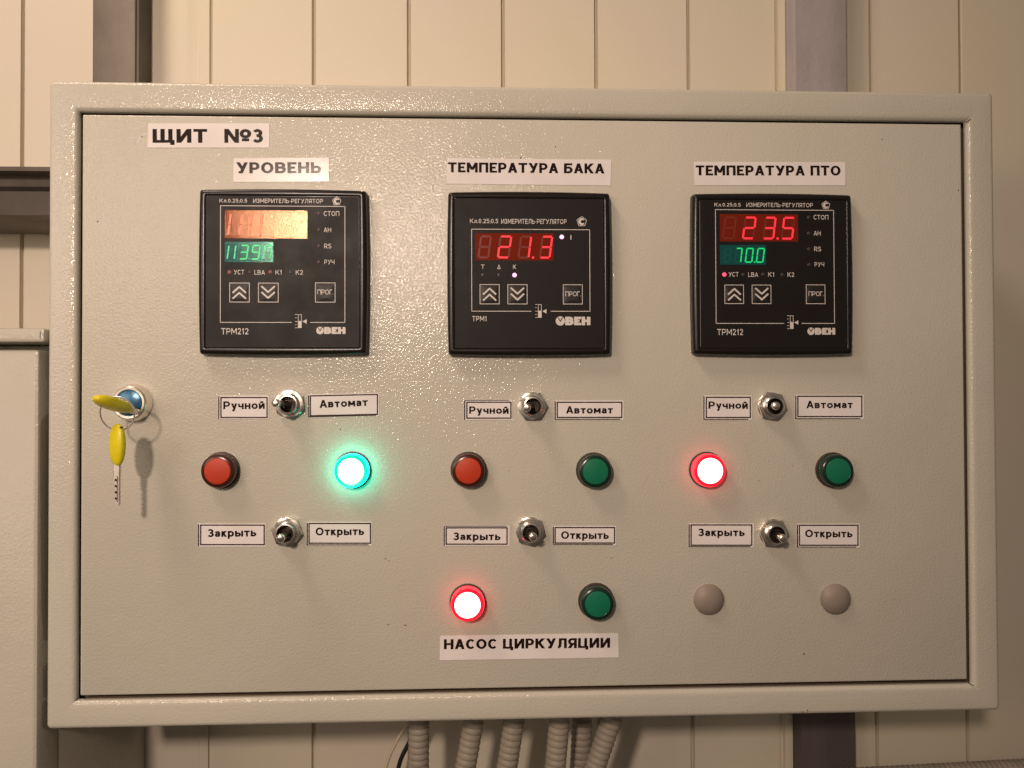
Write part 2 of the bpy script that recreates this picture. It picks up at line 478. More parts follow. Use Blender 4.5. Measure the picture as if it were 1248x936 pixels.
def text(mb, txt, w, a, b, cap, h, m, gap=None):
    """write txt on the line a-b (mm) with capitals cap high; w = (upright, level) stroke weight in capital heights"""
    wx, wy = w
    gap = gap if gap is not None else .10 + wx * .12
    polys, x = [], 0.0
    for ch in txt:
        if ch == ' ':
            x += .36 + gap
            continue
        W, y0, y1, prims = G[ch]
        W = max(W + (wx - .2) * .35, wx) if W > .2 else wx * 1.05
        q = lambda t, s_: (x + wx / 2 + t * (W - wx), y0 + wy / 2 + s_ * (y1 - y0 - wy))
        for p in prims:
            if p[0] in 'ln':
                st = stroke([q(*z) for z in p[1]], wx, wy, p[0] == 'l')
                polys.append(st)
            elif p[0] == 'o':
                c = q(p[1], p[2])
                rx, ry = p[3] * (W - wx), p[4] * (y1 - y0 - wy)
                polys.append([(Vector((c[0] + (rx + wx / 2) * math.cos(t), c[1] + (ry + wy / 2) * math.sin(t))),
                               Vector((c[0] + (rx - wx / 2) * math.cos(t), c[1] + (ry - wy / 2) * math.sin(t)))) for t in [2 * math.pi * i / 28 for i in range(29)]])
            else:
                A, B = Vector(q(p[1], p[2])), Vector(q(p[3], p[4]))
                for E_, s_ in ((A, p[2]), (B, p[4])):
                    pass
                d = B - A
                sl = d.x / d.y
                if p[2] in (0, 1):
                    e = (-wy / 2 if p[2] == 0 else wy / 2); A = A + Vector((0, e))
                if p[4] in (0, 1):
                    e = (-wy / 2 if p[4] == 0 else wy / 2); B = B + Vector((0, e))
                hw = wx * .5 * math.sqrt(1 + (sl * wy / wx) ** 2)
                polys.append([(A - Vector((hw, 0)), A + Vector((hw, 0))), (B - Vector((hw, 0)), B + Vector((hw, 0)))])
        x += W + gap
    total = x - gap
    ux, uy = (b[0] - a[0]) / total, (b[1] - a[1]) / total
    L = math.hypot(ux, uy)
    nx, ny = -uy / L * cap, ux / L * cap
    if not hasattr(mb, 'layer'):
        mb.layer = 0
    for st in polys:
        hh = h + .0022 * (mb.layer % 14)
        mb.layer += 1
        pts, fs = [], []
        for l, r in st:
            for z in (l, r):
                pts.append((a[0] + ux * z.x + nx * z.y, a[1] + uy * z.x + ny * z.y, hh))
        for i in range(len(st) - 1):
            fs.append([2 * i, 2 * i + 1, 2 * i + 3, 2 * i + 2])
        mb.add(pts, fs, m)

# ------------------------------------------------------------------ wall and what stands on it
WH = -150.0
def wall():
    mb = MB()
    prof = [(-1500, WH)]
    gr = [-391.4 + 75.55 * k for k in range(-12, 24)]
    feats = [(g, 'g') for g in gr if not (205 < g < 222)]
    uL0, uL1 = P(244, 50, WH)[0], P(261, 50, WH)[0]
    uR0, uR1 = P(944, 50, WH)[0], P(957, 50, WH)[0]
    feats = [(g, k) for g, k in feats if abs(g - uL1) > 20]
    feats += [(uL0, 'L'), (uR0, 'R')]
    feats.sort()
    for g, k in feats:
        if k == 'g':
            prof += [(g - 1.7, WH), (g - 1.3, WH - 4.5), (g + 1.0, WH - 4.5), (g + 1.7, WH)]
        elif k == 'L':
            prof += [(uL0 - 10, WH), (uL0 - 1, WH - 1.2), (uL0, WH + .8), (uL1 - 3.5, WH + .8), (uL1 - 3.2, WH - 2), (uL1 - .6, WH - 2), (uL1, WH)]
        else:
            prof += [(uR0, WH), (uR0 + .6, WH - 3), (uR0 + 3.4, WH - 3), (uR0 + 3.8, WH + 1.2), (uR1 - .6, WH + 1.2), (uR1, WH)]
    prof += [(2000, WH)]
    mb.loops([[(u, v, h) for u, h in prof] for v in (-1200, 1800)], WALLM, closed=False)
    o = mb.build('panelled_wall', origin=(0, -1200, WH), smooth=None)
    tag(o, 'cream painted wall of vertical grooved panels behind the control cabinet', 'wall')
wall()

def steel_post():
    t = empty('steel_post', (P(140, 50, -126)[0], -150, -126), 'dull grey brown steel post rising behind the upper left corner of the cabinet', 'post')
    u0, u1 = P(112.5, 50, -126)[0], P(165, 50, -126)[0]
    mb = MB()
    mb.box(u0, u1, -150, 900, WH + .5, -126, STEEL, 1.0)
    mb.build('tube', t, ORG[t.name], fixn=True)
    mb = MB()
    mb.box(u1 + .1, u1 + 2.0, -150, 900, WH + .5, -127.5, DARKSTEEL)  # darker plate giving the tube's right side its shade by colour
    mb.build('shaded_side', t, ORG[t.name], fixn=True)
steel_post()

def right_post():
    u0, u1 = P(968.5, 50, -132)[0], P(1032, 50, -132)[0]
    mb = MB()
    mb.box(u0, u1, -120, 900, WH + .5, -132, GREYPOST, 0.8)
    o = mb.build('grey_post', origin=((u0 + u1) / 2, -120, -132), fixn=True)
    tag(o, 'lavender grey painted post behind the right part of the cabinet', 'post')
right_post()
def foot_post():  # lower length of the right post, in a darker colour
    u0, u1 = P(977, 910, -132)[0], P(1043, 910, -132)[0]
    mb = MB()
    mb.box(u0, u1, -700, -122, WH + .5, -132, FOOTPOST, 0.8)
    o = mb.build('lower_post', origin=((u0 + u1) / 2, -700, -132), fixn=True)
    tag(o, 'dark grey brown length of post below the lower right part of the cabinet', 'post')
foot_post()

def rail():
    (ua, va), (ub, vb) = P(20, 203, -90), P(20, 267, -90)
    mb = MB()
    # channel lying on its side: web at the back, flanges top and bottom
    prof = [(va, -90), (va, WH + 8), (vb, WH + 8), (vb, -92), (vb + 2.5, -90), (vb + 2.5, -108), (vb + 8, -112), (va - 12, -112), (va - 10, -106), (va - 3, -104), (va - 3, -90)]
    rings = [[(u, v, h) for v, h in prof] for u in (-900, -250)]
    mb.loops(rings, DARKSTEEL, True, True)
    o = mb.build('steel_channel_rail', origin=(-600, vb, -110), fixn=True, smooth=20)
    tag(o, 'dark brown horizontal steel channel meeting the left side of the cabinet', 'rail')
rail()

# ------------------------------------------------------------------ neighbouring cabinet at the left
def neighbour():
    t = empty('electrical_cabinet', (-500, -900, -60), 'light grey cabinet cut off by the left edge beside the control cabinet', 'cabinet')
    O = ORG[t.name]
    topv = P(25, 400, 2)[1]
    lipb = P(25, 417, 2)[1]
    ue = P(54.5, 410, 2)[0]
    dv = P(25, 426, 0)[1]
    du = P(46, 700, 0)[0]
    mb = MB()
    mb.box(-900, du - .4, -900, lipb - .5, -149, -23.5, PAINT2, 1.5)
    mb.build('body', t, O, fixn=True)
    mb = MB()
    mb.box(-900, ue, lipb, topv, -142, 2.5, PAINT2, 1.2)
    a = P(49, 404, 2.6); b = P(49, 412, 2.6)
    mb.line(a, b, .35, 2.65, GAP)
    mb.build('top_lid', t, O, fixn=False)
    mb = MB()
    mb.box(-880, du, -900, dv, -22, 0, PAINT2, 2.0)
    mb.build('door', t, O, fixn=True)
neighbour()

# ------------------------------------------------------------------ the control cabinet
HW, HH = 290.0, 193.2
OU0, OU1, OV0, OV1 = -273.1, 273.2, -176.9, 175.2         # door opening
DU0, DU1, DV0, DV1 = -271.0, 270.0, -174.1, 173.4         # door
DH = -1.5                                                  # door face
CAB = empty('control_cabinet', (0, -HH, -70),
            'light grey wall mounted control cabinet with digital controllers, lamps and switches on its door', 'control cabinet')
CO = ORG[CAB.name]

def body():
    mb = MB()
    rings = []
    def ring(t, inset, h, r):
        # t 0 = outer edge, 1 = door opening ; inset in mm added on top
        rings.append(rrect(-HW + (OU0 + HW) * t + inset, HW - (HW - OU1) * t - inset,
                           -HH + (OV0 + HH) * t + inset, HH - (HH - OV1) * t - inset, r, h, 6))
    ring(0, 0, -140, 3.0)
    ring(0, 0, -3, 3.0)
    for a in (15, 30, 45, 60, 75, 90):
        ring(0, 2.6 * (1 - math.cos(math.radians(a))), -2.6 + 2.6 * math.sin(math.radians(a)), 3.0 - 1.4 * a / 90)
    ring(1, -7, -.15, .9)
    ring(1, -4.0, -.25, .8)
    for a in (15, 30, 45, 60, 75, 90):
        ring(1, -3.0 * (1 - math.sin(math.radians(a))), -.25 - 3.0 * (1 - math.cos(math.radians(a))), .8 - .3 * a / 90)
    ring(1, .1, -4.4, .5)
    ring(1, -.6, -4.7, .5)
    ring(1, -8.5, -4.8, .5)
    ring(1, -8.5, -22, .5)
    mb.loops(rings, PAINT)
    mb.rect(-HW + 1, -HH + 1, HW - 1, HH - 1, -139, PAINT)
    # weld slits in the corners of the flange
    for (a, b) in (((1180, 832), (1187, 836)), ((95.5, 850), (91, 854)), ((1177.5, 149.5), (1183, 145))):
        mb.line(P(*a), P(*b), .5, .02, GAP)
    mb.disc(*P(978, 868), .9, .03, CHIP, 8, .6)
    mb.disc(*P(984, 866), .5, .03, CHIP, 7, 1.0)
    mb.build('body', CAB, CO, smooth=40)
    mb = MB()
    mb.rect(OU0 - 8.4, OV0 - 8.4, OU1 + 8.4, OV1 + 8.4, -11, GAP_BACK)  # brown sheet behind the door, its colour standing for the gap's shade
    mb.build('gap_backing', CAB, CO)
body()

def door():
    mb = MB()
    r = []
    for ins, h, rad in ((0, -10.5, .6), (0, DH - 1.1, .6), (.12, DH - .6, .6), (.4, DH - .2, .5), (1.0, DH, .5)):
        r.append(rrect(DU0 + ins, DU1 - ins, DV0 + ins, DV1 - ins, rad, h, 4))
    mb.loops(r, PAINT, False, True)
    # little flecks of dirt and chipped paint
    for px, py, a, b, m in ((119, 270, .55, .5, FLECK), (635, 192.5, .5, .7, FLECK), (677, 179, .45, .4, FLECK), (415, 523.5, .45, .45, FLECK),
                            (470, 681, .8, .25, RUST), (474, 684, .5, .25, RUST), (473, 761, .6, .3, FLECK), (494, 762, 1.1, .3, RUST),
                            (745, 680, .35, .3, FLECK), (925, 586, .3, .3, FLECK), (966, 567, .3, .3, FLECK), (620, 573, .4, .3, FLECK),
                            (980, 797, .45, .7, FLECK), (1168, 232, .3, .8, FLECK), (553, 145, .3, .25, FLECK), (1075, 170, .4, .35, FLECK),
                            (338, 640, .25, .25, FLECK), (888, 246, .3, .3, FLECK), (205, 640, .25, .25, FLECK), (170, 300, .22, .2, FLECK)):
        mb.disc(*P(px, py, DH), a, DH + .03, m, 7, b)
    # scratches in the upper left corner, their glint drawn as pale lines
    for (a, b, t) in (((166.5, 174), (176.5, 162.5), .55), ((170, 168), (174, 166), .5)):
        mb.line(P(*a, DH), P(*b, DH), t, DH + .05, PAPER)
    mb.build('door', CAB, CO, smooth=40)
door()

# ------------------------------------------------------------------ paper stickers
def sticker(corners, lines, frame=None, extra=(), label=None):
    """corners tl tr br bl in survey px; lines: (text, bold, left px, right px, cap height px); frame: inner rectangle"""
    mb = MB()
    h0 = DH + .22
    c = [P(x, y, DH) for x, y in corners]
    mb.loops([[(u, v, DH + .02) for u, v in c[::-1]], [(u, v, h0) for u, v in c[::-1]]], PAPER, False, True)
    # keep the order counter-clockwise for the viewer
    for txt, off, a, b, cap in lines:
        pa, pb = P(*a, h0), P(*b, h0)
        q = P(a[0], a[1] - cap, h0)
        text(mb, txt, off, pa, pb, math.hypot(q[0] - pa[0], q[1] - pa[1]), h0 + .04, INK)
    if frame:
        f = [P(x, y, h0) for x, y in frame]
        for i in range(4):
            a, b = Vector(f[i]), Vector(f[(i + 1) % 4])
            d = (b - a).normalized() * .3
            mb.line(tuple(a - d), tuple(b + d), .8, h0 + .02 + .012 * (i % 2), INKLINE)
    for a, b, t in extra:
        mb.line(P(*a, h0), P(*b, h0), t, h0 + .03, INKLINE)
    cx = sum(p[0] for p in c) / 4; cy = sum(p[1] for p in c) / 4
    o = mb.build('sticker', CAB, (cx, cy, DH), smooth=None)
    if label:
        o['label'] = label
    return o

HB, SB = (.30, .205), (.255, .20)
sticker([(181, 150.5), (328.5, 150.5), (328, 180), (180, 180)],
        [('ЩИТ', HB, (186, 174), (252.5, 174), 16.8), ('№3', HB, (273.5, 174), (320.5, 174), 16.8)], label='white paper sticker reading ЩИТ №3')
sticker([(285, 193.2), (401, 192.2), (401, 221.2), (284.5, 222)], [('УРОВЕНЬ', HB, (288, 211.3), (391.5, 211), 13.5)], label='white paper sticker reading УРОВЕНЬ')
sticker([(545, 193), (745, 194.8), (744, 226.2), (544.3, 224)], [('ТЕМПЕРАТУРА БАКА', HB, (546, 210), (736.5, 211.5), 12.2)], label='white paper sticker reading ТЕМПЕРАТУРА БАКА')
sticker([(846, 197.3), (1030, 197.8), (1030, 226), (846.5, 225.8)], [('ТЕМПЕРАТУРА ПТО', HB, (848, 213.8), (1024.5, 214), 12.2)], label='white paper sticker reading ТЕМПЕРАТУРА ПТО')
sticker([(536.5, 775), (753.5, 771.5), (754, 801), (536, 804.5)], [('НАСОС ЦИРКУЛЯЦИИ', HB, (541, 791.3), (743.5, 789.4), 12.2)], label='white paper sticker reading НАСОС ЦИРКУЛЯЦИИ')

def word(txt, out, inn, ta, tb, cap, dy=0.0, ex='lb'):
    """small framed word sticker: out, inn = x0 y0 x1 y1; dy = drop of the right end (px)"""
    x0, y0, x1, y1 = out
    C4 = [(x0, y0), (x1, y0 + dy), (x1, y1 + dy), (x0, y1)]
    a0, b0, a1, b1 = inn
    k = dy / (x1 - x0)
    F4 = [(a0, b0 + k * (a0 - x0)), (a1, b0 + k * (a1 - x0)), (a1, b1 + k * (a1 - x0)), (a0, b1 + k * (a0 - x0))]
    e = []
    if 'l' in ex: e.append(((x0 + .9, y0 + 1), (x0 + .9, y1 - .3), .75))
    if 'b' in ex: e.append(((x0 + 1, y1 - .8), (x1 - 4, y1 - .8 + dy), .55))
    if 't' in ex: e.append(((x0 + 1, y0 + .8), (x1 - 3, y0 + .8 + dy), .5))
    sticker(C4, [(txt, SB, ta, tb, cap)], F4, e, 'small white framed sticker reading ' + txt)

word('Ручной', (265.8, 482, 327.5, 510.5), (269.3, 484.5, 325.5, 508.8), (272.2, 498.8), (322.6, 498.3), 9.6, 0, 'l')
word('Автомат', (375.3, 480.8, 462.3, 508.8), (378.3, 482.6, 460, 506.8), (389.6, 497.2), (448.4, 494.6), 9.6, -1.9, 'lb')
word('Закрыть', (241, 638, 323.8, 666), (244.6, 640, 322, 663.8), (253, 654.6), (312.5, 653.6), 9.8, 0, 'l')
word('Открыть', (373.6, 636, 453.2, 664.8), (376.7, 638, 451.5, 662), (384.6, 652.6), (443.8, 652), 9.6, 0, 'lb')
word('Ручной', (565.4, 487, 624, 511.8), (569, 490.2, 622.6, 509.6), (571.8, 504.3), (619.8, 504.3), 9.0, 0, 'lt')
word('Автомат', (675.8, 488, 760, 511.8), (679.2, 490.3, 757.8, 508.8), (689.8, 504), (747, 504), 9.0, 0, 'lb')
word('Закрыть', (540.5, 640.5, 621, 665), (543.8, 643.3, 618, 663.2), (552.3, 658.3), (610, 658.3), 9.4, 0, 'lt')
word('Открыть', (673.6, 641, 751, 664.3), (676.6, 643, 749, 661.8), (683.8, 656.8), (742, 656.8), 9.4, 0, 'lb')
word('Ручной', (857, 481.8, 916, 511.8), (860.8, 484.3, 914.4, 508.8), (863.5, 498.2), (911.4, 498.2), 9.0, 0, 'lb')
word('Автомат', (969, 481.2, 1052.6, 511), (972.4, 483, 1050.3, 507.7), (982.8, 497.5), (1039.3, 497.5), 9.0, 0, 'lb')
word('Закрыть', (839, 637.9, 918.6, 667), (842.3, 639.8, 916.2, 664.5), (850.8, 653.4), (907.6, 653.4), 9.3, 0, 'lb')
word('Открыть', (971, 638.3, 1047.6, 667.5), (974.3, 640.2, 1045.6, 664.5), (981.2, 654.8), (1039, 654.8), 9.3, 0, 'lb')

# ------------------------------------------------------------------ indicator lamps
LAMP_H = 8.5
def lamp_mesh(side, rim, face, lit):
    R = 10.1
    mb = MB()
    mb.lathe([(R, 1.6), (R, LAMP_H - 2.2), (R - .4, LAMP_H - 1.1), (R - 1.1, LAMP_H - .7), (R - 2.2, LAMP_H - (.9 if lit else .5)), (R - 2.35, LAMP_H - .6),
              (R - 2.6, LAMP_H - .25), (R - 4.5, LAMP_H + .05), (R - 7.5, LAMP_H + .3), (.3, LAMP_H + .4)],
             face, cap1=True, mats=[side, side, rim, rim, rim, face, face, face, face, face], n=48)
    return mb
def indicator(px, py, kind, label):
    """px, py: centre of the lamp's front rim"""
    u, v = P(px, py, DH + LAMP_H)
    mb = MB()
    mb.lathe([(11.0, 0), (11.0, .9), (10.6, 1.6), (9.6, 1.7)], LAMPBASE, n=48)
    o = mb.build('indicator_lamp', CAB, (0, 0, 0))
    put(o, (u, v, DH), CAB)
    o['label'] = label
    s, r, f = {'red': (RED_SIDE, RED_SIDE, RED_LENS), 'green': (GRN_SIDE, GRN_SIDE, GRN_LENS),
               'redlit': (GLOW_RS, GLOW_RR, GLOW_R), 'greenlit': (GLOW_GS, GLOW_GR, GLOW_G)}[kind]
    l = lamp_mesh(s, r, f, 'lit' in kind).build('lens', None, (0, 0, 0))
    l.parent = o
indicator(264.5, 574.5, 'red', 'unlit red indicator lamp in the left column')
indicator(427.3, 574.5, 'greenlit', 'lit green indicator lamp glowing white')
indicator(570.8, 574, 'red', 'unlit red indicator lamp in the middle column')
indicator(726, 574.8, 'green', 'unlit green indicator lamp in the middle column')
indicator(866, 574, 'redlit', 'lit red indicator lamp in the right column')
indicator(1022.3, 574.3, 'green', 'unlit green indicator lamp in the right column')
indicator(569.8, 738, 'redlit', 'lit red indicator lamp above the bottom sticker')
indicator(728.8, 736.7, 'green', 'unlit green indicator lamp above the bottom sticker')

# blanking plugs
for px, py in ((864.2, 731), (1018.8, 730.5)):
    u, v = P(px, py, DH + 1)
    mb = MB()
    mb.lathe([(9.45, 0), (9.45, .7), (9.1, 1.5), (8.0, 2.6), (6.2, 3.6), (4.2, 4.3), (2, 4.65), (.3, 4.7)], PLUGM, u, v, cap1=True)
    for i in range(len(mb.v)):
        x = mb.v[i]; mb.v[i] = (x[0], x[1], x[2] + DH)
    mb.build('blanking_plug', CAB, (u, v, DH), smooth=60)

# ------------------------------------------------------------------ toggle switches
def hexr(a, R):
    a = (a + math.pi / 6) % (math.pi / 3) - math.pi / 6
    return R * math.cos(math.pi / 6) / math.cos(a)
def toggle(px, py, tx, ty, rot, tip_h, label):
    u, v = P(px, py, DH + 4)
    mb = MB()
    n = 72
    Rx, top = 9.3, 3.6
    def hx(h, k=1.0, lim=None, ch=False):
        out = []
        for i in range(n):
            a = 2 * math.pi * i / n
            r = hexr(a - math.radians(rot), Rx) * k
            hh = h
            if ch:
                hh = h - .45 * max(0, r - 8.1)
            if lim:
                r = min(r, lim)
            out.append((r * math.cos(a), r * math.sin(a), hh))
        return out
    mb.loops([hx(.9), hx(top, ch=True), hx(top, lim=7.95), hx(top + .02, lim=6.3)], CHROME)
    # threaded bushing standing out of the nut
    prof = [(6.2, top - .2)]
    hh = top - .2
    while hh < 6.0:
        prof += [(6.2, hh + .25), (5.85, hh + .5)]
        hh += .5
    prof += [(6.1, hh + .3), (5.6, hh + .8), (4.9, hh + .9)]
    mb.lathe(prof, CHROME, n=48)
    mb.lathe([(4.9, hh + .9), (4.6, hh + .3), (4.3, 2.0), (.3, 1.6)], NICKEL_IN, cap1=True, n=40)
    o = mb.build('toggle_switch', CAB, (0, 0, 0), smooth=30)
    put(o, (u, v, DH), CAB)
    o['label'] = label
    # lock washer
    mb = MB()
    mb.lathe([(8.5, 0), (8.5, .6), (8.2, .85), (7.0, .85)], CHROME, n=48)
    w = mb.build('washer', None, (0, 0, 0)); w.parent = o
    # lever
    tu, tv = P(tx, ty, DH + tip_h)
    d = Vector((tu - u, tv - v, tip_h))
    base = Vector((d.x * .12, d.y * .12, 1.8))
    ax_ = d - base
    L = ax_.length
    pts, rr = [], []
    for s_, r_ in ((0, 1.9), (.35, 1.75), (.6, 2.0), (.8, 2.3), (.9, 2.45), (.955, 2.35), (.985, 1.9), (.998, 1.1), (1.0, .15)):
        pts.append(base + ax_ * s_); rr.append(r_)
    mb = MB()
    mb.tube(pts, rr, CHROME, n=24)
    l = mb.build('lever', None, (0, 0, 0), smooth=60); l.parent = o

toggle(352, 492.5, 334.5, 491, 8, 19, 'toggle switch of the left column flipped to the left')
toggle(348.8, 649, 341.3, 656.8, 20, 19, 'lower toggle switch of the left column in its middle position')
toggle(649, 495, 641.5, 497, 30, 18, 'toggle switch of the middle column flipped slightly left')
toggle(646.3, 648.3, 650, 655, 15, 19, 'lower toggle switch of the middle column in its middle position')
toggle(942.3, 495, 946, 494.6, 20, 18, 'toggle switch of the right column pointing at the viewer')
toggle(944.6, 650.5, 955, 656.8, 25, 19, 'lower toggle switch of the right column in its middle position')

# ------------------------------------------------------------------ lock, keys
def lock():
    u, v = P(158.5, 491, DH + 5)
    mb = MB()
    mb.lathe([(11.3, 0), (11.3, 1.2), (10.9, 2.0), (10.2, 5.6), (9.9, 6.6), (9.2, 7.2), (8.0, 7.1), (7.6, 6.4)], CHROME, n=56, mats=[CHROME, CHROME, CHROME, SATIN, SATIN, SATIN, SATIN])
    o = mb.build('lock', CAB, (0, 0, 0), smooth=40)
    put(o, (u, v, DH), CAB)
    mb = MB()
    mb.lathe([(7.6, 5.0), (7.55, 6.3), (7.0, 6.6), (.3, 6.65)], BLUE, cap1=True, n=48)
    p = mb.build('plug', None, (0, 0, 0)); p.parent = o
    return u, v
LU, LV = lock()

def blob(mb, c, axes, m, p=2.0, nu=28, nv=18):
    """superellipsoid: axes = three vectors"""
    c = Vector(c)
    rings = []
    sg = lambda x, e: math.copysign(abs(x) ** e, x)
    for j in range(nv + 1):
        t = -math.pi / 2 + math.pi * j / nv
        ring = []
        for i in range(nu):
            a = 2 * math.pi * i / nu
            k_ = max(1e-3, math.cos(t)) ** .78
            ring.append(tuple(c + Vector(axes[0]) * sg(math.sin(t), 1) + Vector(axes[1]) * (k_ * sg(math.cos(a), .8)) + Vector(axes[2]) * (k_ * sg(math.sin(a), .8))))
        rings.append(ring)
    mb.loops(rings, m, True, True)

def key_inserted():
    a = Vector((*P(160, 499.5, 9), 9.0)); b = Vector((*P(116.5, 485, 35), 35.0))
    c = (a + b) / 2
    ax_ = (b - a) / 2 * 1.04
    w = ax_.normalized()
    side = Vector((0, 1, 0)); side = (side - w * side.dot(w)).normalized()
    flat = w.cross(side).normalized()
    t = empty('key', c, 'yellow headed key stuck in the lock and pointing at the viewer', 'key', 'keys of the cabinet lock')
    mb = MB()
    blob(mb, c, (ax_, side * 3.7, flat * 6), YELLOW)
    mb.build('bow', t, c, smooth=60, fixn=True)
    mb = MB()
    mb.tube([a - w * 5, a + w * 3], 2.1, KEYSTEEL, 12)
    mb.build('blade', t, c, fixn=True)
key_inserted()

KH = 27.0
def hanging_key():
    c = Vector((*P(143, 542, KH), KH))
    t = empty('key', c, 'yellow headed key hanging from the ring below the lock', 'key', 'keys of the cabinet lock')
    a = Vector((*P(143.2, 516.5, KH), KH)); b = Vector((*P(142.8, 568, KH), KH))
    ax_ = (b - a) / 2
    rot = math.radians(28)
    mb = MB()
    blob(mb, c, (ax_, Vector((math.cos(rot), 0, math.sin(rot))) * 5.6, Vector((-math.sin(rot), 0, math.cos(rot))) * 2.8), YELLOW)
    # dark eyelet where the ring passes
    e = P(147, 521, KH + 3.6)
    mb.disc(e[0], e[1], 1.1, KH + 2.6, GAP, 10, .6)
    mb.build('bow', t, c, smooth=60)
    # blade: shoulder, then a toothed bit
    px = lambda x, y: P(x, y, KH)
    mb = MB()
    out = [(138.7, 562), (147.0, 562), (146.8, 577), (146.4, 580), (146.2, 615), (143.5, 616.5), (140.2, 616), (139.2, 612), (141.8, 609.5), (139.0, 606),
           (142, 603), (139.2, 600), (142.1, 597), (138.9, 594), (141.9, 591), (139.1, 588.5), (141.8, 585.5), (139, 582), (138.6, 577)]
    pts = [px(*p) for p in out]
    cent = px(142.6, 590)
    lo = [(u, v, KH - 1.0) for u, v in pts]; hi = [(u, v, KH + .7) for u, v in pts]
    hi2 = [(cent[0] + (u - cent[0]) * .8, v, KH + 1.0) for u, v in pts]
    mb.loops([lo, hi, hi2], KEYSTEEL, True, True)
    mb.line(px(144.0, 580), px(143.8, 611), .45, KH + 1.05, NICKEL_IN)
    for yy in (585, 592.5, 600, 607.5):  # flat dark marks painting the shade inside the blade's dimples
        mb.poly([px(141.2, yy - 2.2), px(144.6, yy - .4), px(144.0, yy + 1.8), px(140.8, yy + .6)], KH + 1.07, NICKEL_IN)
    mb.build('blade', t, c, fixn=False, smooth=None)
hanging_key()

def key_ring():
    c = Vector((*P(143, 504, KH), KH))
    mb = MB()
    pts = []
    R = 9.5
    for i in range(97):
        a = 4 * math.pi * i / 96 + 1.2
        pts.append(c + Vector((R * math.cos(a), R * math.sin(a), 1.6 * math.sin(a) + .55 * (i / 96 - .5))))
    mb.tube(pts, .40, KEYSTEEL, 8)
    o = mb.build('key_ring', origin=c, fixn=True)
    tag(o, 'thin round wire ring joining the two yellow headed keys', 'key ring')
key_ring()

# ------------------------------------------------------------------ controllers
FH = 6.6                                                    # faceplate height above the door
SEG = {'0': 'abcdef', '1': 'bc', '2': 'abged', '3': 'abgcd', '5': 'afgcd', '7': 'abc', '9': 'abcdfg', 'П': 'abcef', 'H': 'bcef', '8': 'abcdefg', '': ''}
def seven(mb, x0, y0, x1, y1, lit, m_on, m_off, f, h, thick, slant=.13, dot=None):
    """digit in the photograph-zoom units mapped by f"""
    w, ht = x1 - x0, y1 - y0
    sw = slant * ht
    def q(x, y):                                           # x, y in 0..1 of the upright cell
        return f(x0 + sw * (1 - y) + (w - sw) * x, y0 + ht * y)
    tx, ty = thick / (w - sw), thick / ht
    g = .018
    segs = {'a': (tx * .8, 0, 1 - tx * .8, ty), 'd': (tx * .8, 1 - ty, 1 - tx * .8, 1), 'g': (tx * .9, .5 - ty / 2, 1 - tx * .9, .5 + ty / 2),
            'f': (0, ty * .7, tx, .5 - g), 'e': (0, .5 + g, tx, 1 - ty * .7), 'b': (1 - tx, ty * .7, 1, .5 - g), 'c': (1 - tx, .5 + g, 1, 1 - ty * .7)}
    for k, (a, b, c, d) in segs.items():
        m = m_on if k in lit else m_off
        if m:
            mb.poly([q(a, b), q(c, b), q(c, d), q(a, d)], h + (.01 if k in lit else 0), m)
    if dot:
        p = f(x1 + thick * .35, y1 - thick * .5)
        r = abs(f(thick * .62, 0)[0] - f(0, 0)[0])
        mb.disc(p[0], p[1], r, h + .01, dot, 12)

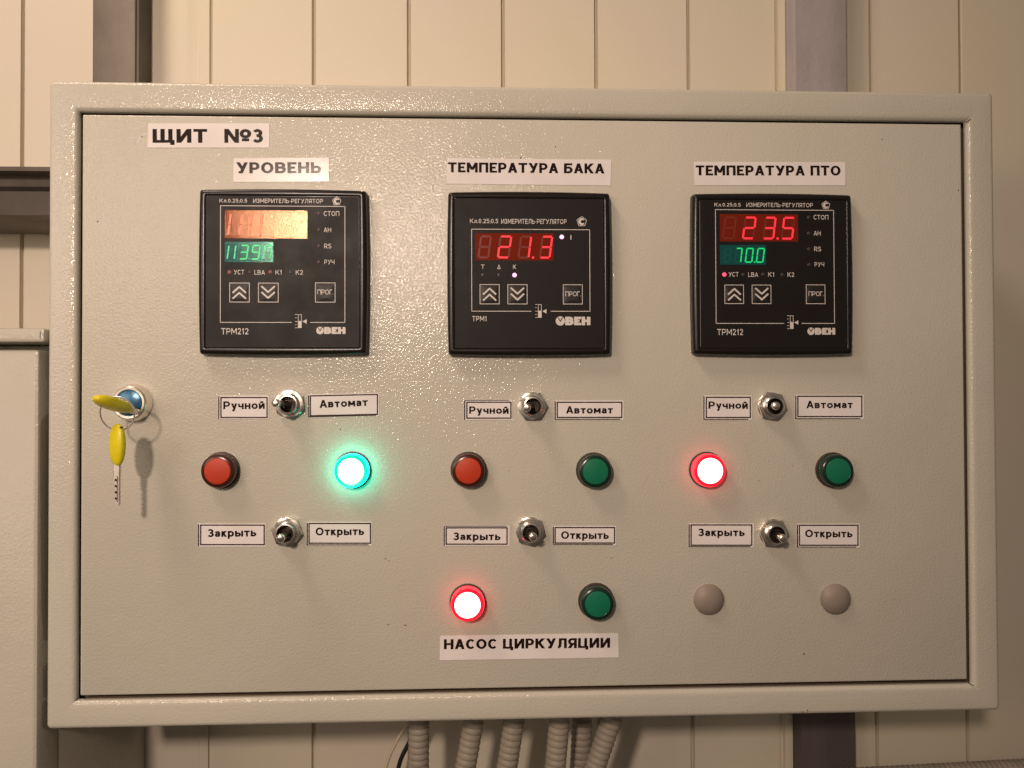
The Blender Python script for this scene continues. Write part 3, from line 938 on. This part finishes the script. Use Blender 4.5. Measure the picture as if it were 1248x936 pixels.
def controller(out, cx, cy, s, origin, face_px, body_label, model, lower, kind):
    """out: outer faceplate in zoom units (x0,y0,x1,y1); cx, cy zoom centre; s mm per zoom unit; origin: survey px of that centre"""
    ou, ov = P(*origin, DH + FH)
    f = lambda x, y: (ou + (x - cx) * s, ov + (cy - y) * s)
    x0, y0, x1, y1 = out
    (u0, v1), (u1, v0) = f(x0, y0), f(x1, y1)
    mid = ((u0 + u1) / 2, (v0 + v1) / 2, DH)
    H0, H = DH, DH + FH
    # bezel: slightly pillowed rim with a sunk faceplate
    mb = MB()
    def bow(pts, amount):
        r = []
        for (u, v, h) in pts:
            a = (u - mid[0]) / (u1 - u0) * 2; b = (v - mid[1]) / (v1 - v0) * 2
            du = amount * (1 - b * b) * (1 if a > .9 else -1 if a < -.9 else 0)
            dv = amount * (1 - a * a) * (1 if b > .9 else -1 if b < -.9 else 0)
            r.append((u + du, v + dv, h))
        return r
    def rect_ring(ins, h, rad, n=26):
        a0, a1, b0, b1 = u0 + ins, u1 - ins, v0 + ins, v1 - ins
        base = rrect(a0, a1, b0, b1, rad, h, 5)
        out_ = []
        for i in range(len(base)):
            p, q = Vector(base[i]), Vector(base[(i + 1) % len(base)])
            out_.append(tuple(p))
            if (q - p).length > 20:
                for k in range(1, 12):
                    out_.append(tuple(p.lerp(q, k / 12)))
        return out_
    rings = [bow(rect_ring(-1.2, H0, 1.6), .7), bow(rect_ring(-1.2, H - 3.2, 1.6), .7), bow(rect_ring(-.9, H - 1.2, 1.6), .7),
             bow(rect_ring(-.3, H - .3, 1.5), .65), bow(rect_ring(.7, H + .25, 1.3), .5), rect_ring(2.0, H + .3, 1.0), rect_ring(2.45, H + .05, .8), rect_ring(2.6, H - .4, .8)]
    mb.loops(rings, BEZEL, True, False)
    o = mb.build('controller', CAB, mid, smooth=50)
    o['label'] = body_label
    mb = MB()
    mb.loops([rect_ring(2.7, H - .6, .8), rect_ring(2.7, H - .1, .8), rect_ring(2.95, H + .06, .7), rect_ring(3.0, H + .06, .7)], BEZEL, mats=[BEZEL, CHROME_EDGE, CHROME_EDGE])
    mb.poly([(p[0], p[1]) for p in rect_ring(3.0, H, .7)], H + .06, FACE)
    mb.build('faceplate', o, mid, smooth=None)
    h = H + .10
    # printing
    pr = MB()
    T = lambda txt, xa, xb, ya, yb, off=(.155, .14): text(pr, txt, off, f(xa, yb), f(xb, yb), (yb - ya) * s, h, PRINT, gap=.19)
    def ln(xa, ya, xb, yb, t=3.4):
        pr.line(f(xa, ya), f(xb, yb), t * s, h, PRINT)
    led = []
    L = lower
    fx0, fy0, fx1, fy1 = L['frame']
    g0, g1 = L['gap']
    for a in ((fx0, fy0, fx1, fy0), (fx0, fy0 - 1.7, fx0, fy1 + 1.7), (fx1, fy0 - 1.7, fx1, fy1 + 1.7), (fx0, fy1, g0, fy1), (g1, fy1, fx1, fy1)):
        ln(*a)
    for txt, xa, xb, ya, yb in L['text']:
        T(txt, xa, xb, ya, yb)
    # approval mark: ring of five sides with a crescent
    ex_, ey_, er = L['mark']
    pts = [f(ex_ + er * math.sin(2 * math.pi * i / 5), ey_ - er * math.cos(2 * math.pi * i / 5)) for i in range(5)]
    for i in range(5):
        pr.line(pts[i], pts[(i + 1) % 5], 3.0 * s, h, PRINT)
    cc = f(ex_, ey_)
    n = 24
    ri, ro = er * .33 * s, er * .68 * s
    arc = [(cc[0] + ro * math.cos(t), cc[1] + ro * math.sin(t)) for t in [math.radians(42 + 276 * i / n) for i in range(n + 1)]]
    arc2 = [(cc[0] + er * .14 * s + ri * math.cos(t), cc[1] + ri * math.sin(t)) for t in [math.radians(42 + 276 * i / n) for i in range(n + 1)]]
    pr.poly(arc + arc2[::-1], h + .01, PRINT)
    # thermometer pictogram
    tx, ty, k = L['thermo']
    Q = lambda x, y: (tx + x * k, ty + y * k)
    for yy, w in ((-36, 13), (-19, 8), (0, 13), (17, 8), (33, 13)):
        a = Q(-20, yy); b = Q(-20 + w, yy)
        pr.line(f(*a), f(*b), 2.6 * s, h, PRINT)
    pr.outline(*f(*Q(-5, -37)), *f(*Q(14, 0)), 2.8 * s, h, PRINT)
    pr.rect(*f(*Q(-5, 0)), *f(*Q(14, 34)), h + .005, PRINT)
    pr.poly([f(*Q(18, 0)), f(*Q(40, -12)), f(*Q(40, 12))], h, PRINT)
    # maker's mark: a disc with a check in it followed by three heavy letters
    lx0, ly0, lx1, ly1 = L['logo']
    lh = ly1 - ly0
    c = f(lx0 + lh * .52, (ly0 + ly1) / 2)
    pr.disc(c[0], c[1], lh * .55 * s, h, PRINT, 28)
    r_ = lh * s
    pr.line((c[0] - .26 * r_, c[1] + .42 * r_), (c[0] + .01 * r_, c[1] - .08 * r_), .10 * r_, h + .02, FACE)
    pr.line((c[0] + .26 * r_, c[1] + .42 * r_), (c[0] - .01 * r_, c[1] - .08 * r_), .10 * r_, h + .025, FACE)
    text(pr, 'ВЕН', (.42, .29), f(lx0 + lh * 1.1, ly1), f(lx1, ly1), lh * s, h, PRINT, gap=.05)
    pr.build('lettering', o, mid, smooth=None)
    # status lights
    for x, y, r, m in L['leds']:
        mb = MB()
        p = f(x, y)
        mb.lathe([(r * s, h - .02), (r * s * .8, h + .12), (r * s * .3, h + .2)], m, p[0], p[1], n=14, cap1=True)
        mb.build('status_light', o, (p[0], p[1], h), smooth=60)
    # push buttons
    for (xa, ya, xb, yb), sym in L['buttons']:
        mb = MB()
        (a0, b1), (a1, b0) = f(xa, ya), f(xb, yb)
        mb.outline(a0, b0, a1, b1, 3.2 * s, h, PRINT)
        ins = .45
        # soft dome under the film
        rr = []
        for kk, (i_, hh) in enumerate(((ins, h + .0), (ins + .5, h + .06), (ins + 1.3, h + .28), (ins + 2.2, h + .42))):
            rr.append(rrect(a0 + i_, a1 - i_, b0 + i_, b1 - i_, .4 + kk * .9, hh, 6))
        mb.loops(rr, BTN, False, True)
        bh = h + .47
        w, ht = xb - xa, yb - ya
        if sym == 'up' or sym == 'down':
            sg = 1 if sym == 'up' else -1
            for off in (-.17, .13):
                yc = (ya + yb) / 2 + (off + (.02 if sg > 0 else .02)) * ht
                apex = (xa + w / 2, yc - sg * .13 * ht)
                for sd in (-1, 1):
                    e = (xa + w / 2 + sd * .33 * w, yc + sg * .17 * ht)
                    mb.line(f(*apex), f(*e), 8.5 * s, bh + (.004 * (sd + 1)), PRINT)
                mb.disc(*f(*apex), 4.2 * s, bh + .012, PRINT, 10)
        else:
            text(mb, sym, (.15, .13), f(xa + .12 * w, yb - .40 * ht), f(xb - .10 * w, yb - .40 * ht), .24 * ht * s, bh, PRINT)
        mb.build('button', o, ((a0 + a1) / 2, (b0 + b1) / 2, h), smooth=None)
    # displays
    for D in L['displays']:
        xa, ya, xb, yb = D['win']
        mb = MB()
        mb.rect(*f(xa, ya), *f(xb, yb), h + .01, D['mat'])
        for (dx0, dy0, dx1, dy1), lit, on, off, dot in D['digits']:
            seven(mb, dx0, dy0, dx1, dy1, lit, on, off, f, h + .05, D['thick'], dot=dot)
        p = f((xa + xb) / 2, (ya + yb) / 2)
        q = mb.build('display', o, (p[0], p[1], h), smooth=None)
        q['label'] = D['label']
    return o

CHROME_EDGE = mat('polished_plastic_edge', (.02, .016, .012), 0.16, 0.0, ior=1.5)

def trm_layout(lit1, lit2, lab1, lab2, leds):
    t = [('Кл.0.25;0.5', 152, 293, 96, 115), ('ИЗМЕРИТЕЛЬ-РЕГУЛЯТОР', 324, 684, 94, 116),
         ('СТОП', 688, 768, 157, 182), ('АН', 688, 726, 243, 267), ('RS', 690, 727, 327, 352), ('РУЧ', 691, 743, 411, 434),
         ('УСТ', 226, 279, 465, 489), ('LBA', 331, 385, 466, 490), ('К1', 439, 472, 465, 489), ('К2', 544, 580, 465, 489), ('ТРМ212', 162, 301, 768, 800)]
    return dict(frame=(157, 132, 797, 738), gap=(523, 618), text=t, mark=(755, 105, 23), thermo=(560, 733, 1.0), logo=(650, 762, 800, 798),
                leds=leds, buttons=[((203, 532, 307, 634), 'up'), ((350, 532, 455, 634), 'down'), ((643, 530, 748, 634), 'ПРОГ.')],
                displays=[dict(win=(179, 155, 603, 301), mat=REDWIN, digits=lit1, thick=10.5, label=lab1),
                          dict(win=(179, 320, 428, 425), mat=GRNWIN, digits=lit2, thick=7, label=lab2)])

SIDE = [(662, 170), (662, 255), (662, 340), (662, 424)]
ROW = [(203, 478), (305, 478), (412, 476), (516, 478)]
# right controller: 23.5 over 70.0
d1 = [((190, 168, 274, 290), '', None, REDOFF, None), ((298, 168, 380, 290), SEG['2'], REDLIT, REDOFF, None),
      ((408, 168, 488, 290), SEG['3'], REDLIT, REDOFF, REDLIT), ((508, 168, 590, 290), SEG['5'], REDLIT, REDOFF, None)]
d2 = [((198, 335, 244, 415), '', None, GRNOFF, None), ((256, 335, 304, 415), SEG['7'], GRNLIT, GRNOFF, None),
      ((312, 335, 364, 415), SEG['0'], GRNLIT, GRNOFF, GRNLIT), ((372, 335, 424, 415), SEG['0'], GRNLIT, GRNOFF, None)]
leds = [(*p, 9, LEDOFF) for p in SIDE] + [(203, 478, 11.5, LEDRED)] + [(*p, 9, LEDOFF) for p in ROW[1:]]
S3 = .1148
controller((48, 55, 888, 893), 477, 435, S3, (944.6, 325), None, 'black square controller showing 23.5 and 70.0', 'ТРМ212',
           trm_layout(d1, d2, 'red digits 23.5', 'green digits 70.0', leds), 3)
# left controller: washed out red window over green 390
d1 = [((190, 168, 274, 290), 'bcef', REDDIM, None, None), ((298, 168, 380, 290), 'bcef', REDDIM, None, None),
      ((408, 168, 488, 290), '', None, None, None), ((508, 168, 590, 290), '', None, None, None)]
d2 = [((188, 335, 240, 412), 'bcef', GRNDIM, GRNOFF, None), ((250, 335, 304, 412), 'abcdg', GRNLIT, GRNOFF, None),
      ((312, 335, 364, 412), 'abcdfg', GRNLIT, GRNOFF, None), ((372, 335, 424, 412), 'abcef', GRNLIT, GRNOFF, None)]
leds = [(*p, 9, LEDDULL) for p in SIDE] + [(203, 478, 11, LEDPALE), (305, 478, 9, LEDOFF), (412, 476, 10.5, LEDPALE), (516, 478, 9, LEDOFF)]
controller((57, 55, 897, 893), 477, 435, S3 * 1.0, (344.75, 322), None, 'black square controller with a washed out red window above green digits', 'ТРМ212',
           trm_layout(d1, d2, 'red display window washed out by the lamp', 'green digits', leds), 1)
# middle controller: 21.3
d1 = [((182, 270, 260, 392), '', None, REDOFF, None), ((285, 270, 368, 392), SEG['2'], REDLIT, REDOFF, None),
      ((394, 270, 474, 392), SEG['1'], REDLIT, REDOFF, REDLIT), ((508, 270, 586, 392), SEG['3'], REDLIT, REDOFF, None)]
lay = dict(frame=(152, 237, 780, 672), gap=(467, 570),
           text=[('Кл.0.25;0.5', 144, 293, 182, 205), ('ИЗМЕРИТЕЛЬ-РЕГУЛЯТОР', 309, 657, 182, 207), ('I', 677, 682, 266, 290), ('Т', 202, 220, 425, 448),
                 ('Δ', 287, 305, 425, 448), ('К', 371, 387, 425, 448), ('ТРМ1', 154, 231, 698, 725)],
           mark=(738, 194, 27), thermo=(508, 672, 1.0), logo=(598, 701, 782, 746),
           leds=[(631, 276, 11.5, LEDHOT), (211, 480, 10, LEDOFF), (296, 480, 10, LEDOFF), (379, 480, 11.5, LEDHOT)],
           buttons=[((194, 529, 299, 635), 'up'), ((341, 529, 447, 635), 'down'), ((636, 529, 741, 635), 'ПРОГ.')],
           displays=[dict(win=(172, 258, 588, 402), mat=REDWIN, digits=d1, thick=10.5, label='red digits 21.3')])
controller((38, 48, 880, 893), 466, 454.5, .1139, (647.05, 329.45), None, 'black square controller showing 21.3', 'ТРМ1', lay, 2)

# ------------------------------------------------------------------ conduits and cables under the cabinet
def conduit(a, b, h, label, r=7.2, h2=None):
    h2 = h if h2 is None else h2
    A = Vector((*P(*a, h), h)); B = Vector((*P(*b, h2), h2))
    d = (B - A)
    k = (-HH + .2 - A.y) / d.y
    top = A + d * k
    bot = A + d * 3.2 + Vector((0, 0, -10))
    mid_ = A + d * 1.2
    pts, rr = [], []
    def bez(t):
        if t < .5:
            return top.lerp(mid_, t * 2)
        return mid_.lerp(bot, t * 2 - 1)
    L = (mid_ - top).length + (bot - mid_).length
    n = int(L / 4.0) * 6
    for i in range(n + 1):
        pts.append(bez(i / n))
        ph = (i % 6) / 6
        rr.append(r * (1.0 if ph < .45 else (.965 if ph < .6 else (.88 if ph < .8 else .965))))
    mb = MB()
    mb.tube(pts, rr, CONDUIT, 20)
    o = mb.build('corrugated_conduit', origin=top, fixn=True, smooth=60)
    tag(o, label, 'conduit', 'corrugated conduits under the cabinet')
conduit((510.5, 886), (510, 935), -62, 'grey corrugated conduit hanging straight down, leftmost under the cabinet beside the thin white cable')
conduit((576, 886), (567.5, 935), -62, 'grey corrugated conduit leaning left, second from the left under the cabinet')
conduit((625.5, 886), (618, 935), -62, 'grey corrugated conduit leaning left, third from the left under the cabinet')
conduit((681, 886), (677, 935), -58, 'grey corrugated conduit standing left of the close group of three under the cabinet')
conduit((709, 886), (706.5, 935), -88, 'grey corrugated conduit set furthest back, between two others under the cabinet')
conduit((742.5, 884), (725.5, 935), -60, 'grey corrugated conduit slanting most, rightmost under the cabinet')

def cable(pts, h, r, m, label):
    P3 = [Vector((*P(x, y, h), h)) for x, y in pts]
    out = []
    for i in range(len(P3) - 1):
        p0, p1, p2, p3 = P3[max(i - 1, 0)], P3[i], P3[i + 1], P3[min(i + 2, len(P3) - 1)]
        for k in range(8):
            t = k / 8
            out.append(.5 * ((2 * p1) + (p2 - p0) * t + (2 * p0 - 5 * p1 + 4 * p2 - p3) * t * t + (3 * p1 - p0 - 3 * p2 + p3) * t ** 3))
    out.append(P3[-1])
    mb = MB()
    mb.tube(out, r, m, 10)
    o = mb.build('cable', origin=P3[0], fixn=True, smooth=60)
    tag(o, label, 'cable', 'cables below the cabinet')
cable([(540, 845), (515, 866), (496, 884), (482, 906), (470, 936), (463, 985)], -100, 1.3, CABLEW, 'thin pale cable curving down left of the corrugated conduits')
cable([(530, 850), (510, 884), (497, 908), (486, 934), (478, 985)], -106, 1.7, CABLEB, 'thin black cable running behind the leftmost corrugated conduit')

def low_conduit():
    A = Vector((*P(1082, 950, -112), -112.0)); B = Vector((*P(1250, 941, -112), -112.0))
    d = B - A
    n = 60 * 6
    pts = [A - d * .35 + d * (2.2 * i / n) for i in range(n + 1)]
    rr = [9.5 * (1.0 if (i % 6) / 6 < .5 else (.9 if .6 < (i % 6) / 6 < .9 else .96)) for i in range(n + 1)]
    mb = MB()
    mb.tube(pts, rr, CONDUIT, 20)
    o = mb.build('corrugated_conduit', origin=A, fixn=True, smooth=60)
    tag(o, 'corrugated conduit running level along the bottom right edge of the picture', 'conduit')
low_conduit()
